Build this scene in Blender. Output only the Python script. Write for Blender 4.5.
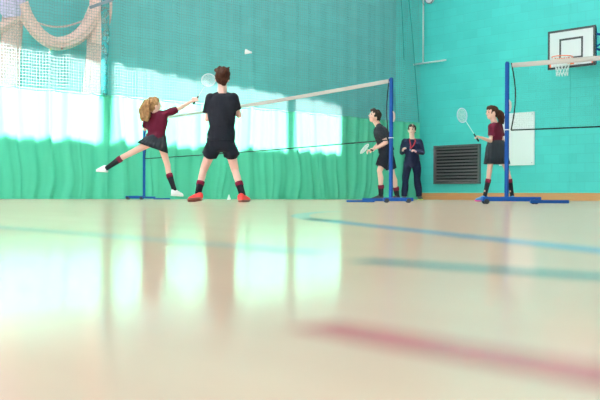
import bpy, bmesh, math, random
from math import sin, cos, pi, sqrt
from mathutils import Vector, Matrix, Quaternion, noise
random.seed(7)
for o in list(bpy.data.objects): bpy.data.objects.remove(o)
scene = bpy.context.scene
COL = scene.collection

# ------------------------------------------------------------------ camera
FPX = 900.0; CAMZ = 0.075
PITCH = math.atan(3.7/FPX); ROLL = 0.0045
cam_d = bpy.data.cameras.new('camera'); cam = bpy.data.objects.new('camera', cam_d); COL.objects.link(cam)
cam_d.sensor_width = 36; cam_d.lens = FPX*36/600
CAMM = (Matrix.Translation((0,0,CAMZ)) @ Matrix.Rotation(pi/2-PITCH,4,'X') @ Matrix.Rotation(ROLL,4,'Z'))
cam.matrix_world = CAMM
cam_d.clip_start = 0.02; cam_d.clip_end = 200
cam_d.dof.use_dof = True; cam_d.dof.focus_distance = 13.0; cam_d.dof.aperture_fstop = 4.5
scene.camera = cam

# ------------------------------------------------------------------ room frame
U = Vector((.673,-.739,0)).normalized()      # along the right wall, towards the viewer
N = Vector((-.739,-.673,0)).normalized()     # along the back wall, towards the left
CORNER = Vector((3.40,25.07,0))
def R(e1, e2, z=0.0): return CORNER + U*e1 + N*e2 + Vector((0,0,z))
ROOMANG = math.atan2(U.y, U.x)
CE1 = .35                                     # distance of the curtain plane
CEIL = 8.0; E1MAX = 20.0; E2MAX = 25.0; BACK = -1.0

# ------------------------------------------------------------------ world, sun, exposure
world = bpy.data.worlds.new('World'); scene.world = world; world.use_nodes = True
bg = world.node_tree.nodes['Background']; bg.inputs[0].default_value = (.82,.92,1,1); bg.inputs[1].default_value = 5.0
SUN_D = (U*-1.0 + N*.22 + Vector((0,0,-1.0))).normalized()
sd = bpy.data.lights.new('sun','SUN'); sun = bpy.data.objects.new('sun', sd); COL.objects.link(sun)
sd.energy = 50; sd.angle = math.radians(.6); sd.color = (1,.97,.92)
sun.rotation_euler = SUN_D.to_track_quat('-Z','Y').to_euler()
scene.view_settings.view_transform = 'Standard'; scene.view_settings.look = 'None'
scene.view_settings.gamma = 1; scene.view_settings.exposure = 0.0; scene.view_settings.use_curve_mapping = False
FILL_W = 360.0

# ------------------------------------------------------------------ measuring helpers
M3 = CAMM.to_3x3(); CO = CAMM.translation.copy()
def ray(px, py): return M3 @ Vector(((px-300)/FPX, -(py-200)/FPX, -1))
def P(px, py, D):
    d = ray(px, py); return CO + d*(D/d.y)
def G(px, py, z=0.0):
    d = ray(px, py); return CO + d*((z-CO.z)/d.z)
def plane(px, py, p0, n):
    d = ray(px, py); return CO + d*((p0-CO).dot(n)/d.dot(n))
def cur(px, py, off=0.0): return plane(px, py, R(CE1+off,0), U)
def wal(px, py, off=0.0): return plane(px, py, R(0,off), N)
def e12(p): q = p-CORNER; return q.dot(U), q.dot(N), q.z

# ------------------------------------------------------------------ materials
def mat(name, col, rough=.6, metal=0, spec=.5, sub=0, bump=None, vary=None, trans=None, coat=0):
    m = bpy.data.materials.new(name); m.use_nodes = True; nt = m.node_tree
    b = nt.nodes['Principled BSDF']; b.inputs['Base Color'].default_value = (*col,1)
    b.inputs['Roughness'].default_value = rough; b.inputs['Metallic'].default_value = metal
    b.inputs['Specular IOR Level'].default_value = .15 if rough>=.75 else spec; b.inputs['Coat Weight'].default_value = coat
    if sub: b.inputs['Subsurface Weight'].default_value = sub; b.inputs['Subsurface Radius'].default_value=(.03,.012,.008); b.inputs['Subsurface Scale'].default_value=.3
    tc = nt.nodes.new('ShaderNodeTexCoord')
    if vary:
        sc, amt = vary
        n = nt.nodes.new('ShaderNodeTexNoise'); n.inputs['Scale'].default_value = sc; n.inputs['Detail'].default_value = 4
        nt.links.new(tc.outputs['Object'], n.inputs['Vector'])
        r = nt.nodes.new('ShaderNodeMix'); r.data_type='RGBA'
        r.inputs['A'].default_value = (*[c*(1-amt) for c in col],1); r.inputs['B'].default_value = (*[min(1,c*(1+amt)) for c in col],1)
        nt.links.new(n.outputs['Fac'], r.inputs['Factor']); nt.links.new(r.outputs['Result'], b.inputs['Base Color'])
    if bump:
        sc, st = bump
        n = nt.nodes.new('ShaderNodeTexNoise'); n.inputs['Scale'].default_value = sc; n.inputs['Detail'].default_value = 3
        nt.links.new(tc.outputs['Object'], n.inputs['Vector'])
        bp = nt.nodes.new('ShaderNodeBump'); bp.inputs['Strength'].default_value = st; bp.inputs['Distance'].default_value = .02
        nt.links.new(n.outputs['Fac'], bp.inputs['Height']); nt.links.new(bp.outputs['Normal'], b.inputs['Normal'])
    return m

def brick_mat(name, col, axis):
    """painted blockwork; axis = horizontal direction of the wall"""
    m = bpy.data.materials.new(name); m.use_nodes = True; nt = m.node_tree; L = nt.links
    b = nt.nodes['Principled BSDF']; b.inputs['Roughness'].default_value = .45
    g = nt.nodes.new('ShaderNodeNewGeometry')
    dt = nt.nodes.new('ShaderNodeVectorMath'); dt.operation='DOT_PRODUCT'; dt.inputs[1].default_value = axis
    L.new(g.outputs['Position'], dt.inputs[0])
    sp = nt.nodes.new('ShaderNodeSeparateXYZ'); L.new(g.outputs['Position'], sp.inputs[0])
    cb = nt.nodes.new('ShaderNodeCombineXYZ'); L.new(dt.outputs['Value'], cb.inputs[0]); L.new(sp.outputs['Z'], cb.inputs[1])
    bt = nt.nodes.new('ShaderNodeTexBrick'); bt.inputs['Scale'].default_value = 1
    bt.inputs['Brick Width'].default_value=.45; bt.inputs['Row Height'].default_value=.225
    bt.inputs['Mortar Size'].default_value=.008; bt.inputs['Mortar Smooth'].default_value=.4
    bt.inputs['Color1'].default_value=(*col,1); bt.inputs['Color2'].default_value=(*[c*.93 for c in col],1); bt.inputs['Mortar'].default_value=(*[c*.86 for c in col],1)
    L.new(cb.outputs[0], bt.inputs['Vector'])
    n = nt.nodes.new('ShaderNodeTexNoise'); n.inputs['Scale'].default_value=1.2; n.inputs['Detail'].default_value=5
    L.new(cb.outputs[0], n.inputs['Vector'])
    mr = nt.nodes.new('ShaderNodeMapRange'); mr.inputs['To Min'].default_value=.9; mr.inputs['To Max'].default_value=1.1; L.new(n.outputs['Fac'], mr.inputs['Value'])
    mx = nt.nodes.new('ShaderNodeVectorMath'); mx.operation='SCALE'; L.new(bt.outputs['Color'], mx.inputs[0]); L.new(mr.outputs[0], mx.inputs['Scale'])
    L.new(mx.outputs[0], b.inputs['Base Color'])
    bp = nt.nodes.new('ShaderNodeBump'); bp.invert=True; bp.inputs['Strength'].default_value=.5; bp.inputs['Distance'].default_value=.006
    L.new(bt.outputs['Fac'], bp.inputs['Height']); L.new(bp.outputs[0], b.inputs['Normal'])
    return m

def net_mat(name, col, cell, wid, uvoff=0, rough=.8):
    """knotted netting: UV in metres, square mesh of cell size, strings of width wid"""
    m = bpy.data.materials.new(name); m.use_nodes = True; nt = m.node_tree; L = nt.links
    b = nt.nodes['Principled BSDF']; b.inputs['Base Color'].default_value=(*col,1); b.inputs['Roughness'].default_value=rough
    uv = nt.nodes.new('ShaderNodeUVMap'); sp = nt.nodes.new('ShaderNodeSeparateXYZ'); L.new(uv.outputs[0], sp.inputs[0])
    outs = []
    for k in (0,1):
        pp = nt.nodes.new('ShaderNodeMath'); pp.operation='PINGPONG'; pp.inputs[1].default_value = cell/2; L.new(sp.outputs[k], pp.inputs[0])
        lt = nt.nodes.new('ShaderNodeMath'); lt.operation='LESS_THAN'; lt.inputs[1].default_value = wid/2; L.new(pp.outputs[0], lt.inputs[0]); outs.append(lt)
    mx = nt.nodes.new('ShaderNodeMath'); mx.operation='MAXIMUM'; L.new(outs[0].outputs[0], mx.inputs[0]); L.new(outs[1].outputs[0], mx.inputs[1])
    L.new(mx.outputs[0], b.inputs['Alpha'])
    return m

TEAL = (.075,.60,.575)
M = {}
M['wall'] = brick_mat('turquoise_blockwork', TEAL, U)
M['wall_back'] = brick_mat('teal_blockwork', (.14,.57,.59), N)
M['ceiling'] = mat('ceiling_white', (.8,.8,.78), .8)
M['net_white'] = net_mat('white_netting', (.22,.31,.32), .058, .0058)
M['curtain'] = None
M['dkgreen'] = mat('dark_green_cord', (.02,.26,.24), .8)

M['maroon'] = mat('maroon_cotton', (.085,.006,.021), .85, bump=(30,.35), vary=(9,.15))
M['black_cloth'] = mat('black_cotton', (.009,.011,.017), .85, bump=(24,.4), vary=(9,.2))
M['grey_skirt'] = mat('charcoal_cloth', (.013,.018,.023), .85, bump=(24,.3))
M['navy'] = mat('navy_tracksuit', (.003,.006,.024), .75, bump=(20,.5))
M['skin'] = mat('skin', (.74,.40,.29), .5, sub=.15)
M['skin2'] = mat('skin_fair', (.80,.49,.40), .5, sub=.15)
M['hair_brown'] = mat('brown_hair', (.045,.016,.008), .75, bump=(60,.9), vary=(30,.4))
M['hair_dark'] = mat('dark_hair', (.018,.009,.006), .75, bump=(60,.9), vary=(30,.4))
M['hair_blond'] = mat('dark_blond_hair', (.36,.20,.09), .75, bump=(60,.9), vary=(28,.6))
M['sock'] = mat('black_sock', (.011,.012,.016), .9)
M['sockband'] = mat('maroon_sock_band', (.15,.008,.03), .9)
M['shoe_red'] = mat('coral_red_shoe', (.80,.03,.025), .5)
M['shoe_white'] = mat('white_shoe', (.85,.85,.86), .5)
M['shoe_black'] = mat('black_shoe', (.03,.03,.035), .5)
M['shoe_blue'] = mat('blue_shoe', (.04,.25,.55), .5)
M['sole_dark'] = mat('dark_sole', (.22,.07,.05), .6)
M['sole_white'] = mat('white_sole', (.8,.8,.8), .6)
M['sole_pink'] = mat('pink_sole', (.75,.05,.30), .6)
M['sole_lime'] = mat('lime_sole', (.5,.65,.1), .6)
M['eye'] = mat('dark_eye', (.02,.012,.01), .2)
M['lips'] = mat('lips', (.50,.16,.14), .5)
M['blue'] = mat('blue_powder_coat', (.002,.055,.26), .6, spec=.2)
M['dkblue'] = mat('deep_blue_powder_coat', (.004,.05,.22), .6, spec=.2)
M['rubber'] = mat('black_rubber', (.015,.015,.018), .7)
M['tape'] = mat('net_tape', (.47,.44,.40), .8)
M['cord'] = mat('black_cord', (.012,.014,.014), .8)
M['hook'] = mat('pale_plastic', (.80,.66,.58), .5)
M['white'] = mat('white_plastic', (.85,.86,.86), .45)
M['board'] = mat('white_board', (.74,.75,.77), .4)
M['black'] = mat('black_paint', (.02,.022,.026), .5)
M['orange'] = mat('orange_paint', (.85,.16,.05), .45)
M['grille'] = mat('dark_grey_metal', (.10,.095,.10), .5, metal=.1)
M['grille_in'] = mat('vent_interior', (.012,.014,.016), .8)
M['steel'] = mat('grey_steel', (.25,.28,.33), .35, metal=.8)
M['panel'] = mat('white_panel', (.86,.86,.88), .35)
M['red'] = mat('red_ribbon', (.65,.02,.035), .7)
M['feather'] = mat('white_feather', (.88,.88,.88), .7)
M['frost'] = mat('racket_blue_white', (.55,.68,.85), .3)
M['racketw'] = mat('racket_white', (.75,.80,.84), .3)
M['strings'] = mat('racket_strings', (.80,.88,.90), .5)
M['grip'] = mat('black_grip', (.015,.015,.018), .8)
M['yellow'] = mat('yellow_tag', (.85,.65,.05), .6)
M['clockface'] = mat('clock_face', (.86,.78,.82), .3)

# green curtain: cloth with a little light passing through
m = bpy.data.materials.new('green_curtain_cloth'); m.use_nodes = True; nt = m.node_tree
b = nt.nodes['Principled BSDF']; b.inputs['Base Color'].default_value = (.083,.50,.325,1); b.inputs['Roughness'].default_value=.8
tr = nt.nodes.new('ShaderNodeBsdfTranslucent'); tr.inputs[0].default_value = (.08,.5,.33,1)
mx = nt.nodes.new('ShaderNodeMixShader'); mx.inputs[0].default_value=.18
nt.links.new(b.outputs[0], mx.inputs[1]); nt.links.new(tr.outputs[0], mx.inputs[2]); nt.links.new(mx.outputs[0], nt.nodes['Material Output'].inputs[0])
M['curtain'] = m

def soft_net(name,col,alpha,noisesc):
    m=bpy.data.materials.new(name); m.use_nodes=True; nt=m.node_tree; L=nt.links
    b=nt.nodes['Principled BSDF']; b.inputs['Base Color'].default_value=(*col,1); b.inputs['Roughness'].default_value=.85
    tc=nt.nodes.new('ShaderNodeTexCoord'); n=nt.nodes.new('ShaderNodeTexNoise'); n.inputs['Scale'].default_value=noisesc; n.inputs['Detail'].default_value=2
    mr=nt.nodes.new('ShaderNodeMapRange'); mr.inputs['From Min'].default_value=.3; mr.inputs['From Max'].default_value=.7
    mr.inputs['To Min'].default_value=alpha-.18; mr.inputs['To Max'].default_value=min(1,alpha+.18)
    L.new(tc.outputs['Object'],n.inputs[0]); L.new(n.outputs['Fac'],mr.inputs['Value']); L.new(mr.outputs[0],b.inputs['Alpha'])
    return m
M['seam']=soft_net('gathered_teal_net',(.03,.40,.43),.5,9)
# wooden skirting
def wood(name, c1, c2):
    m = bpy.data.materials.new(name); m.use_nodes = True; nt = m.node_tree; L = nt.links
    b = nt.nodes['Principled BSDF']; b.inputs['Roughness'].default_value=.45
    tc = nt.nodes.new('ShaderNodeTexCoord'); mp = nt.nodes.new('ShaderNodeMapping'); mp.inputs['Scale'].default_value=(1,1,14)
    n = nt.nodes.new('ShaderNodeTexNoise'); n.inputs['Scale'].default_value=2.2; n.inputs['Detail'].default_value=6
    cr = nt.nodes.new('ShaderNodeMix'); cr.data_type='RGBA'; cr.inputs['A'].default_value=(*c1,1); cr.inputs['B'].default_value=(*c2,1)
    L.new(tc.outputs['Object'], mp.inputs[0]); L.new(mp.outputs[0], n.inputs[0]); L.new(n.outputs['Fac'], cr.inputs['Factor']); L.new(cr.outputs['Result'], b.inputs['Base Color'])
    return m
M['skirting'] = wood('oak_skirting', (.68,.32,.13), (.50,.25,.10))

# polished sports floor
def floor_mat(name, c1, c2, painted=False):
    """varnished boards: coloured matt body under a glossy lacquer that shows more at low angles"""
    m = bpy.data.materials.new(name); m.use_nodes = True; nt = m.node_tree; L = nt.links
    nt.nodes.remove(nt.nodes['Principled BSDF']); out = nt.nodes['Material Output']
    df = nt.nodes.new('ShaderNodeBsdfDiffuse'); gl = nt.nodes.new('ShaderNodeBsdfGlossy'); mx = nt.nodes.new('ShaderNodeMixShader')
    lw = nt.nodes.new('ShaderNodeLayerWeight'); lw.inputs['Blend'].default_value=.5
    fr_ = nt.nodes.new('ShaderNodeMapRange'); fr_.inputs['From Min'].default_value=.55; fr_.inputs['To Min'].default_value=.05; fr_.inputs['To Max'].default_value=FLOOR_GLOSS
    L.new(lw.outputs['Facing'], fr_.inputs['Value']); L.new(fr_.outputs[0], mx.inputs[0])
    L.new(df.outputs[0], mx.inputs[1]); L.new(gl.outputs[0], mx.inputs[2]); L.new(mx.outputs[0], out.inputs[0])
    tc = nt.nodes.new('ShaderNodeTexCoord')
    n = nt.nodes.new('ShaderNodeTexNoise'); n.inputs['Scale'].default_value=.9; n.inputs['Detail'].default_value=5; L.new(tc.outputs['Object'], n.inputs[0])
    mr = nt.nodes.new('ShaderNodeMapRange'); mr.inputs['To Min'].default_value=.085; mr.inputs['To Max'].default_value=.145
    L.new(n.outputs['Fac'], mr.inputs['Value']); L.new(mr.outputs[0], gl.inputs['Roughness'])
    if not painted:
        bt = nt.nodes.new('ShaderNodeTexBrick'); bt.inputs['Scale'].default_value=1; bt.inputs['Brick Width'].default_value=1.8; bt.inputs['Row Height'].default_value=.065
        bt.inputs['Mortar Size'].default_value=.0006; bt.inputs['Color1'].default_value=(*c1,1); bt.inputs['Color2'].default_value=(*c2,1); bt.inputs['Mortar'].default_value=(*[c*.8 for c in c2],1)
        mp = nt.nodes.new('ShaderNodeMapping'); mp.inputs['Rotation'].default_value=(0,0,-ROOMANG)
        L.new(tc.outputs['Object'], mp.inputs[0]); L.new(mp.outputs[0], bt.inputs['Vector']); L.new(bt.outputs['Color'], df.inputs['Color'])
    else: df.inputs['Color'].default_value=(*c1,1)
    n2 = nt.nodes.new('ShaderNodeTexNoise'); n2.inputs['Scale'].default_value=3.0; n2.inputs['Detail'].default_value=3; L.new(tc.outputs['Object'], n2.inputs[0])
    bp = nt.nodes.new('ShaderNodeBump'); bp.inputs['Strength'].default_value=.04; bp.inputs['Distance'].default_value=.01
    L.new(n2.outputs['Fac'], bp.inputs['Height']); L.new(bp.outputs[0], gl.inputs['Normal'])
    return m
FLOOR_GLOSS = .56
M['floor'] = floor_mat('varnished_beech_floor', (.81,.54,.40), (.78,.51,.38))
M['line_blue'] = floor_mat('blue_line_paint', (.28,.42,.52), (0,0,0), True)
M['line_teal'] = floor_mat('teal_line_paint', (.13,.33,.32), (0,0,0), True)
M['line_red'] = floor_mat('red_line_paint', (.60,.17,.17), (0,0,0), True)
M['line_sky'] = floor_mat('pale_blue_line_paint', (.50,.52,.47), (0,0,0), True)

# ------------------------------------------------------------------ mesh helpers
def link(name, me, m, parent=None, smooth=True):
    o = bpy.data.objects.new(name, me); COL.objects.link(o)
    if m is not None: me.materials.append(m)
    if smooth:
        for p in me.polygons: p.use_smooth = True
    if parent is not None:
        o.parent = parent; o.matrix_parent_inverse = parent.matrix_world.inverted() if False else Matrix.Translation(-parent.location) if parent.type=='EMPTY' and parent.parent is None else Matrix.Identity(4)
    return o
def fin(name, bm, m, parent=None, smooth=False):
    me = bpy.data.meshes.new(name); bmesh.ops.recalc_face_normals(bm, faces=bm.faces); bm.to_mesh(me); bm.free()
    return link(name, me, m, parent, smooth)
def thing(name, label, cat, loc=(0,0,0), group=None):
    o = bpy.data.objects.new(name, None); COL.objects.link(o); o.location = loc; o.empty_display_size=.1
    o['label']=label; o['category']=cat
    if group: o['group']=group
    return o
def tag(o, label, cat, group=None):
    o['label']=label; o['category']=cat
    if group: o['group']=group
    return o
def struct(o): o['kind']='structure'; return o

def fr(z, hint=None):
    """frame with given z axis"""
    z = z.normalized()
    h = hint if hint is not None else (Vector((0,0,1)) if abs(z.z)<.9 else Vector((1,0,0)))
    x = h.cross(z)
    if x.length<1e-5: x = Vector((1,0,0)).cross(z)
    x.normalize(); y = z.cross(x)
    return Matrix((x,y,z)).transposed()
def box(bm, c, s, rot=None, bev=0):
    Mx = Matrix.Translation(c) @ (rot.to_4x4() if rot is not None else Matrix.Identity(4)) @ Matrix.Diagonal((*s,1))
    r = bmesh.ops.create_cube(bm, size=1, matrix=Mx)
    if bev:
        es = list({e for v in r['verts'] for e in v.link_edges})
        bmesh.ops.bevel(bm, geom=es, offset=bev, segments=2, affect='EDGES', profile=.5)
def ell(bm, c, r, rot=None, seg=20):
    Mx = Matrix.Translation(c) @ (rot.to_4x4() if rot is not None else Matrix.Identity(4)) @ Matrix.Diagonal((*r,1))
    bmesh.ops.create_uvsphere(bm, u_segments=seg, v_segments=seg//2+2, radius=1, matrix=Mx)
def tube(bm, pts, rad, seg=8, cap=True, closed=False):
    pts = [Vector(p) for p in pts]; n=len(pts)
    rads = rad if isinstance(rad,(list,tuple)) else [rad]*n
    rings=[]; prevx=None
    for i,p in enumerate(pts):
        if closed: t = pts[(i+1)%n]-pts[i-1]
        else: t = pts[min(i+1,n-1)]-pts[max(i-1,0)]
        t.normalize()
        if prevx is None: F = fr(t); x = F.col[0]
        else:
            x = prevx - t*prevx.dot(t); x.normalize()
        prevx = x; y = t.cross(x)
        rings.append([bm.verts.new(p + x*(rads[i]*cos(2*pi*k/seg)) + y*(rads[i]*sin(2*pi*k/seg))) for k in range(seg)])
    rng = range(n) if closed else range(n-1)
    for i in rng:
        a, c = rings[i], rings[(i+1)%n]
        for k in range(seg): bm.faces.new((a[k],a[(k+1)%seg],c[(k+1)%seg],c[k]))
    if cap and not closed: bm.faces.new(rings[0][::-1]); bm.faces.new(rings[-1])
def cone(bm, p0, p1, r0, r1):
    """round cone with ball ends"""
    p0=Vector(p0); p1=Vector(p1)
    ell(bm,p0,(r0,)*3,seg=14); ell(bm,p1,(r1,)*3,seg=14)
    tube(bm,[p0,p1],[r0,r1],14)
def loft(bm, rings, seg=28, fn=None, cap=True):
    """rings: (centre, vecA, vecB)"""
    vs=[]
    for i,(c,a,b_) in enumerate(rings):
        row=[]
        for k in range(seg):
            th=2*pi*k/seg; s = fn(i/(len(rings)-1), th) if fn else 1
            row.append(bm.verts.new(Vector(c)+Vector(a)*(cos(th)*s)+Vector(b_)*(sin(th)*s)))
        vs.append(row)
    for i in range(len(vs)-1):
        for k in range(seg): bm.faces.new((vs[i][k],vs[i][(k+1)%seg],vs[i+1][(k+1)%seg],vs[i+1][k]))
    if cap: bm.faces.new(vs[0][::-1]); bm.faces.new(vs[-1])
def remesh(name, bm, m, parent, voxel=.008, smooth=4, disp=None):
    me = bpy.data.meshes.new(name+'_tmp'); bmesh.ops.recalc_face_normals(bm, faces=bm.faces); bm.to_mesh(me); bm.free()
    t = bpy.data.objects.new(name+'_tmp', me); COL.objects.link(t)
    r = t.modifiers.new('r','REMESH'); r.mode='VOXEL'; r.voxel_size=voxel
    s = t.modifiers.new('s','SMOOTH'); s.factor=.5; s.iterations=smooth
    bpy.context.view_layer.update()
    dg = bpy.context.evaluated_depsgraph_get()
    me2 = bpy.data.meshes.new_from_object(t.evaluated_get(dg)); me2.name=name
    bpy.data.objects.remove(t); bpy.data.meshes.remove(me)
    if disp:
        amp, sc = disp
        nrm = [v.normal.copy() for v in me2.vertices]
        for v,nn in zip(me2.vertices,nrm): v.co += nn*(noise.noise(Vector((v.co.x*sc,v.co.y*sc,v.co.z*sc*.5)))*amp)
    me2.materials.clear()
    return link(name, me2, m, parent, True)

# ------------------------------------------------------------------ the hall
def slab(name, corners, m, th, n, kind=True):
    bm=bmesh.new(); a=[bm.verts.new(c) for c in corners]; b_=[bm.verts.new(Vector(c)+Vector(n)*th) for c in corners]
    k=len(a); bm.faces.new(a); bm.faces.new(b_[::-1])
    for i in range(k): bm.faces.new((a[i],b_[i],b_[(i+1)%k],a[(i+1)%k]))
    o=fin(name,bm,m); 
    return struct(o) if kind else o
Z=Vector((0,0,1))
slab('floor',[R(BACK-.2,-.2),R(E1MAX,-.2),R(E1MAX,E2MAX+.2),R(BACK-.2,E2MAX+.2)],M['floor'],-.1,Z)
slab('wall_right',[R(BACK-.2,0),R(E1MAX,0),R(E1MAX,0,CEIL),R(BACK-.2,0,CEIL)],M['wall'],-.2,N)
slab('wall_back',[R(BACK,0),R(BACK,E2MAX),R(BACK,E2MAX,CEIL),R(BACK,0,CEIL)],M['wall_back'],-.2,U)
slab('wall_rear',[R(E1MAX,0),R(E1MAX,E2MAX),R(E1MAX,E2MAX,CEIL),R(E1MAX,0,CEIL)],M['wall_back'],.2,U)
# left wall with a long unseen opening added to let sky light in
bm=bmesh.new()
def roombox(bm,e1a,e1b,e2a,e2b,za,zb):
    F=Matrix((U,N,Z)).transposed()
    box(bm,R((e1a+e1b)/2,(e2a+e2b)/2,(za+zb)/2),(abs(e1b-e1a),abs(e2b-e2a),abs(zb-za)),F)
roombox(bm,BACK,E1MAX,E2MAX,E2MAX+.2,0,1.8)
roombox(bm,BACK,E1MAX,E2MAX,E2MAX+.2,7.0,CEIL)
for a in (BACK,4.6,9.6,14.6,19.6): roombox(bm,a,a+.4,E2MAX,E2MAX+.2,1.8,7.0)
struct(fin('wall_left',bm,M['ceiling']))

# ceiling with an added unseen slot, shaped to throw the sun band
e_l = 14.6; e_r = e12(cur(341,120))[1]
def up(e2,z): # trace back along the sunlight from the curtain to the ceiling
    p=R(CE1,e2,z); t=(CEIL-z)/(-SUN_D.z); return p-SUN_D*t
hole=[up(e_l,2.95),up(e_r,2.33),up(e_r,1.13),up(e_l,1.11)]
outer=[R(BACK-.2,E2MAX+.2,CEIL),R(BACK-.2,-.2,CEIL),R(E1MAX,-.2,CEIL),R(E1MAX,E2MAX+.2,CEIL)]
bm=bmesh.new()
for i in range(4):
    j=(i+1)%4; q=[outer[i],outer[j],hole[j],hole[i]]
    a=[bm.verts.new(v) for v in q]; bm.faces.new(a); b_=[bm.verts.new(v+Z*.02) for v in q]; bm.faces.new(b_)
struct(fin('ceiling',bm,M['ceiling']))
bm=bmesh.new()
for px,w in ((107,.26),(291,.17)):  # unseen beams added across the slot to shade two strips of curtain
    e2=e12(cur(px,120))[1]; a=up(e2,.9); c=up(e2,3.1); d=(c-a)
    box(bm,(a+c)/2+Z*.06,(w,d.length,.08),fr(Z,N).to_3x3() @ Matrix.Rotation(0,3,'Z') if False else Matrix((N,d.normalized(),N.cross(d.normalized()))).transposed())
struct(fin('shade_beam_1',bm,M['ceiling']))

# skirting board on the right wall
bm=bmesh.new(); roombox(bm,BACK+.35,E1MAX,0,.025,0,.185); struct(fin('baseboard_right',bm,M['skirting']))
# shallow painted wall strip (conduit boxing)
bm=bmesh.new(); e=e12(wal(567,120))[0]; roombox(bm,e-.09,e+.09,0,.012,.185,CEIL); struct(fin('trim_2',bm,M['wall']))

# court lines
def gline(name,pts,w,m):
    bm=bmesh.new(); L_=[];R_=[]
    n=len(pts)
    for i,p in enumerate(pts):
        t=(pts[min(i+1,n-1)]-pts[max(i-1,0)]).normalized(); s=Vector((-t.y,t.x,0))*w/2
        L_.append(bm.verts.new(p+s+Z*.0006)); R_.append(bm.verts.new(p-s+Z*.0006))
    for i in range(n-1): bm.faces.new((L_[i],R_[i],R_[i+1],L_[i+1]))
    struct(fin(name,bm,m))
def ext(a,b,t0,t1): return [a+(b-a)*t0, a+(b-a)*t1]
gline('trim_3',ext(G(346,223),G(600,251),-.35,1.8),.07,M['line_blue'])
gline('trim_4',ext(G(360,260.6),G(600,277),0,1.8),.055,M['line_teal'])
gline('trim_5',ext(G(335,330),G(600,376),-.12,1.5),.042,M['line_red'])
gline('trim_6',ext(G(20,229),G(220,245),-1,1.3),.05,M['line_sky'])
c=G(345,216); 
gline('trim_7',[G(345+45*cos(a),216+4.5*sin(a)) for a in [pi*(.45+1.05*k/30) for k in range(31)]],.07,M['line_sky'])

# fill lamps added under the ceiling, out of view, to brighten the hall
def fill_lamp(e1,e2,label,k_=1.0):
    base=R(e1,e2,CEIL-.12)
    t=thing('fill_light',label,'light',base,'added fill lights of the hall')
    F=Matrix((U,N,Z)).transposed()
    bm=bmesh.new(); box(bm,base+Z*.07,(1.6,.4,.1),F,.01); fin('housing',bm,M['white'],t)
    bm=bmesh.new(); box(bm,base+Z*.005,(1.5,.32,.03),F)
    me=bpy.data.materials.get('fill_lamp_glow')
    if not me:
        me=bpy.data.materials.new('fill_lamp_glow'); me.use_nodes=True; b=me.node_tree.nodes['Principled BSDF']
        b.inputs['Emission Color'].default_value=(1,.96,.9,1); b.inputs['Emission Strength'].default_value=6
    fin('diffuser',bm,me,t)
    ld=bpy.data.lights.new('fill_lamp_light','AREA'); ld.shape='RECTANGLE'; ld.size=1.5; ld.size_y=.32; ld.energy=FILL_W*k_; ld.color=(1,.97,.95)
    lo=bpy.data.objects.new('fill_lamp_light',ld); COL.objects.link(lo); lo.parent=t; lo.matrix_parent_inverse=Matrix.Translation(-base)
    lo.matrix_world=Matrix.Translation(base-Z*.03)@F.to_4x4()
    lo.location=(base-Z*.03); lo.rotation_euler=F.to_euler()
k=0
for e1 in (11.5,15.5,18.5):
    for e2 in (3,8,13,18,23):
        fill_lamp(e1,e2,'white box fill light added under the ceiling, out of view',.32); k+=1
for e1 in (2.2,4.6):
    for e2 in (3,8,13,18,23): fill_lamp(e1,e2,'white box fill light added under the ceiling, out of view',1.7)

# ------------------------------------------------------------------ curtain with netting above
EA = e12(cur(107,120))[1]
def topz(e2): return 2.065 + .05*abs(sin(e2*3.9))**.35*-1 + .045
def fold(e2, z, seed):
    lo = max(0,1-z/2.0)
    q = e2 + .10*lo*sin(e2*1.3+seed)+ .22*lo*lo*noise.noise(Vector((e2*.9,z*1.1,seed)))
    f = .028*sin(q*2*pi/.43+seed)+.018*sin(q*2*pi/.71+1.3*seed)+.035*noise.noise(Vector((q*1.7,seed,z*.25)))
    f += .011*sin(q*2*pi/.19+seed*2)*(.6+.8*noise.noise(Vector((q*.8,seed,9))))
    f += .05*lo*noise.noise(Vector((q*4.0,seed+5,z*.8)))
    pk = abs(sin(q*2*pi/1.37+seed)); f += .05*(1-pk)**4
    return f
def sheet(name, ea, eb, z0, z1, m, par, seed, amp=1.0, step=.022, nz=30, off=0, uvz=True):
    bm=bmesh.new(); uvl=bm.loops.layers.uv.new('UVMap')
    ne=int((eb-ea)/step)+1; grid=[]; arc=0; prev=None; arcs=[]
    for i in range(ne+1):
        e2=ea+(eb-ea)*i/ne; col=[]
        fz=fold(e2,z1 if isinstance(z1,float) else 2,seed)*amp
        if prev is not None: arc+=sqrt(((eb-ea)/ne)**2+(fz-prev)**2)
        prev=fz; arcs.append(arc)
        zt = z1(e2) if callable(z1) else z1
        zb = z0(e2) if callable(z0) else z0
        for j in range(nz+1):
            z=zb+(zt-zb)*j/nz
            col.append(bm.verts.new(R(CE1+off+fold(e2,min(z,2.0),seed)*amp,e2,z)))
        grid.append(col)
    for i in range(ne):
        for j in range(nz):
            f=bm.faces.new((grid[i][j],grid[i+1][j],grid[i+1][j+1],grid[i][j+1]))
            for l,(a,b_) in zip(f.loops,((i,j),(i+1,j),(i+1,j+1),(i,j+1))):
                l[uvl].uv=(arcs[a], grid[a][b_].co.z)
    me=bpy.data.meshes.new(name); bm.to_mesh(me); bm.free()
    return link(name,me,m,par,True)
eR = e12(cur(419.5,150))[1]
def tuck(e2): return 0.004
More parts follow.
